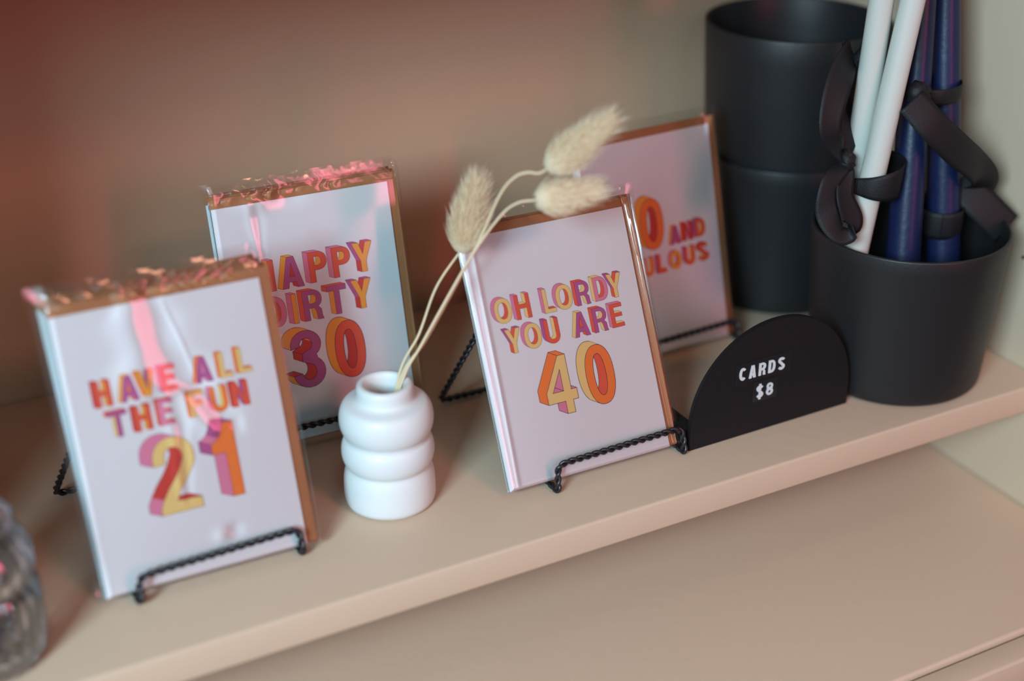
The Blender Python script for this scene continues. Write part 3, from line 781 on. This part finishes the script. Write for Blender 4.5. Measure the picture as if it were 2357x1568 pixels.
# ------------------------------------------------------------------ price sign
sx, sy = .0087, .0385
sg = thing('price_sign', 'black arched table sign reading CARDS $8 before the black pot', 'sign', Matrix.Translation((sx, sy, 0)) @ Matrix.Rotation(.012, 4, 'Z'))
def arch(rad, z0, th, y0, n=48, zb=.0):
    loop = [(-rad, zb), (rad, zb)] + [(rad * math.cos(PI * i / n), z0 + rad * math.sin(PI * i / n)) for i in range(n + 1)]
    bm = bmesh.new()
    f = bm.faces.new([bm.verts.new((a, y0, b)) for a, b in loop])
    r = bmesh.ops.extrude_face_region(bm, geom=[f])
    for e in r['geom']:
        if isinstance(e, bmesh.types.BMVert): e.co.y += th
    bmesh.ops.recalc_face_normals(bm, faces=bm.faces[:])
    es = [e for e in bm.edges if len(e.link_faces) == 2 and e.calc_face_angle(0) > .8]
    bmesh.ops.bevel(bm, geom=es, offset=.0004, segments=2, affect='EDGES')
    return bm
o = obj('board', arch(.0615, .0148, .0032, 0, zb=.0003), BLACKS, sg); auto_smooth(o, 30)
# slotted foot behind
o = box('foot', (-.066, .0035, .0002), (-.0555, .034, .016), BLACKS, sg, .0005, 2)
o = box('foot', (.040, .0035, .0002), (.050, .0200, .016), BLACKS, sg, .0005, 2)
def label_tape(text, x0, zc, pitch, hgt, length, tilt=0.0):
    tp = box('label_tape', (x0 - .0022, -.0004, zc - hgt * .82), (x0 - .0022 + length, .0001, zc + hgt * .82), TAPE, sg, .0001, 1)
    vs, fs = [], []
    for i, ch in enumerate(text):
        w = pitch * .70
        outer, holes = glyph(ch, w, hgt, hgt * .20)
        loops = [outer] + holes
        flat = [p for l in loops for p in l]
        b = len(vs); N = len(flat)
        for y in (-.0009, -.0003):
            for p in flat: vs.append((x0 + i * pitch + p[0], y, zc - hgt / 2 + p[1]))
        for t in tessellate_polygon([[Vector((p[0] * 1000, p[1] * 1000, 0)) for p in l] for l in loops]):
            fs.append(tuple(b + k for k in t))
        k = 0
        for l in loops:
            for j in range(len(l)):
                a, c = k + j, k + (j + 1) % len(l)
                fs.append((b + a, b + c, b + N + c, b + N + a))
            k += len(l)
        if ch == '$':
            q = len(vs); cx = x0 + i * pitch + w / 2; e = hgt * .09
            for y in (-.00095, -.0003):
                vs += [(cx - e, y, zc - hgt * .62), (cx + e, y, zc - hgt * .62), (cx + e, y, zc + hgt * .62), (cx - e, y, zc + hgt * .62)]
            fs += [(q, q + 1, q + 2, q + 3), (q, q + 4, q + 5, q + 1), (q + 1, q + 5, q + 6, q + 2), (q + 2, q + 6, q + 7, q + 3), (q + 3, q + 7, q + 4, q)]
    pyd('raised_lettering', vs, fs, EMBOSS, tp)
label_tape('CARDS', -.0275, .0447, .0073, .0086, .0420)
label_tape('$8', -.0135, .0290, .0075, .0086, .0185)

# ------------------------------------------------------------------ ribbed glass jar at the left edge
jar = thing('glass_jar', 'clear ribbed glass jar with rounded shoulder, cropped by the left edge', 'jar', Matrix.Translation((-.4650, .0430, 0)))
jp = [(0, .001), (.026, .001), (.0285, .003), (.0295, .008), (.0300, .022), (.0298, .034), (.0292, .040), (.0275, .043), (.0268, .045), (.0285, .048), (.0300, .053), (.0296, .060), (.0265, .067), (.0225, .072),
      (.0215, .074), (.0200, .073), (.0240, .066), (.0272, .058), (.0276, .052), (.0250, .045), (.0270, .038), (.0276, .020), (.0265, .008), (.022, .005), (0, .005)]
lathe('jar_body', jp, GLASS, jar, 144, 24, .035)
lp = [(0, .0745), (.0225, .0745), (.0240, .0765), (.0235, .080), (.0200, .085), (.0140, .089), (.0080, .091), (.0052, .094), (.0060, .098), (.0085, .102), (.0090, .107), (.0070, .111), (.0035, .1132), (0, .1138)]
lathe('lid', lp, GLASS, jar, 96, 16, .03)

# ------------------------------------------------------------------ light
def area(name, loc, target, size, sy_, col, power):
    l = bpy.data.lights.new(name, 'AREA'); l.shape = 'RECTANGLE'; l.size = size; l.size_y = sy_
    l.color = col; l.energy = power
    o = bpy.data.objects.new(name, l); COL.objects.link(o)
    o.location = loc
    o.rotation_euler = (Vector(target) - Vector(loc)).to_track_quat('-Z', 'Y').to_euler()
    o['kind'] = 'helper'
    return o
area('window_light', (-1.80, -1.35, 1.05), (-.1, .05, .05), .7, .6, (.58, .86, 1.0), 68)
area('overhead_light', (-.25, -.80, 2.05), (-.1, .0, .0), .5, .3, (1.0, .93, .90), 1.5)
area('front_fill_light', (-.9, -2.5, 1.30), (-.1, .1, .05), 1.2, .6, (.58, .86, 1.0), 10)  # added cool fill from the front to brighten the cards
area('warm_room_light', (.12, -1.60, 1.32), (-.2, .15, .1), .30, .20, (1.0, .42, .26), 5.8)
area('pink_neon_light', (.28, -1.52, .52), (-.2, .15, .1), .16, .60, (1.0, .19, .30), 5.2)
w = bpy.data.worlds.new('room_ambience'); S.world = w; w.use_nodes = True
bg = w.node_tree.nodes['Background']; bg.inputs[0].default_value = (1.0, .72, .52, 1); bg.inputs[1].default_value = .15

# ------------------------------------------------------------------ camera
cd = bpy.data.cameras.new('camera'); cam = bpy.data.objects.new('camera', cd); COL.objects.link(cam)
M = Matrix((( RX.x, RY.x, -RZ.x, CAM.x), (RX.y, RY.y, -RZ.y, CAM.y), (RX.z, RY.z, -RZ.z, CAM.z), (0, 0, 0, 1)))
cam.matrix_world = M
cd.sensor_width = 36; cd.lens = FPX / W * 36
cd.clip_start = .02; cd.clip_end = 30
cd.dof.use_dof = True; cd.dof.focus_distance = .850; cd.dof.aperture_fstop = 2.3; cd.dof.aperture_blades = 0
S.camera = cam
S.view_settings.view_transform = 'Standard'; S.view_settings.look = 'None'
S.view_settings.exposure = 0.0; S.view_settings.gamma = 1.0; S.view_settings.use_curve_mapping = False
S.cycles.max_bounces = 8; S.cycles.transparent_max_bounces = 32; S.cycles.caustics_reflective = False; S.cycles.caustics_refractive = False
S.cycles.use_denoising = True
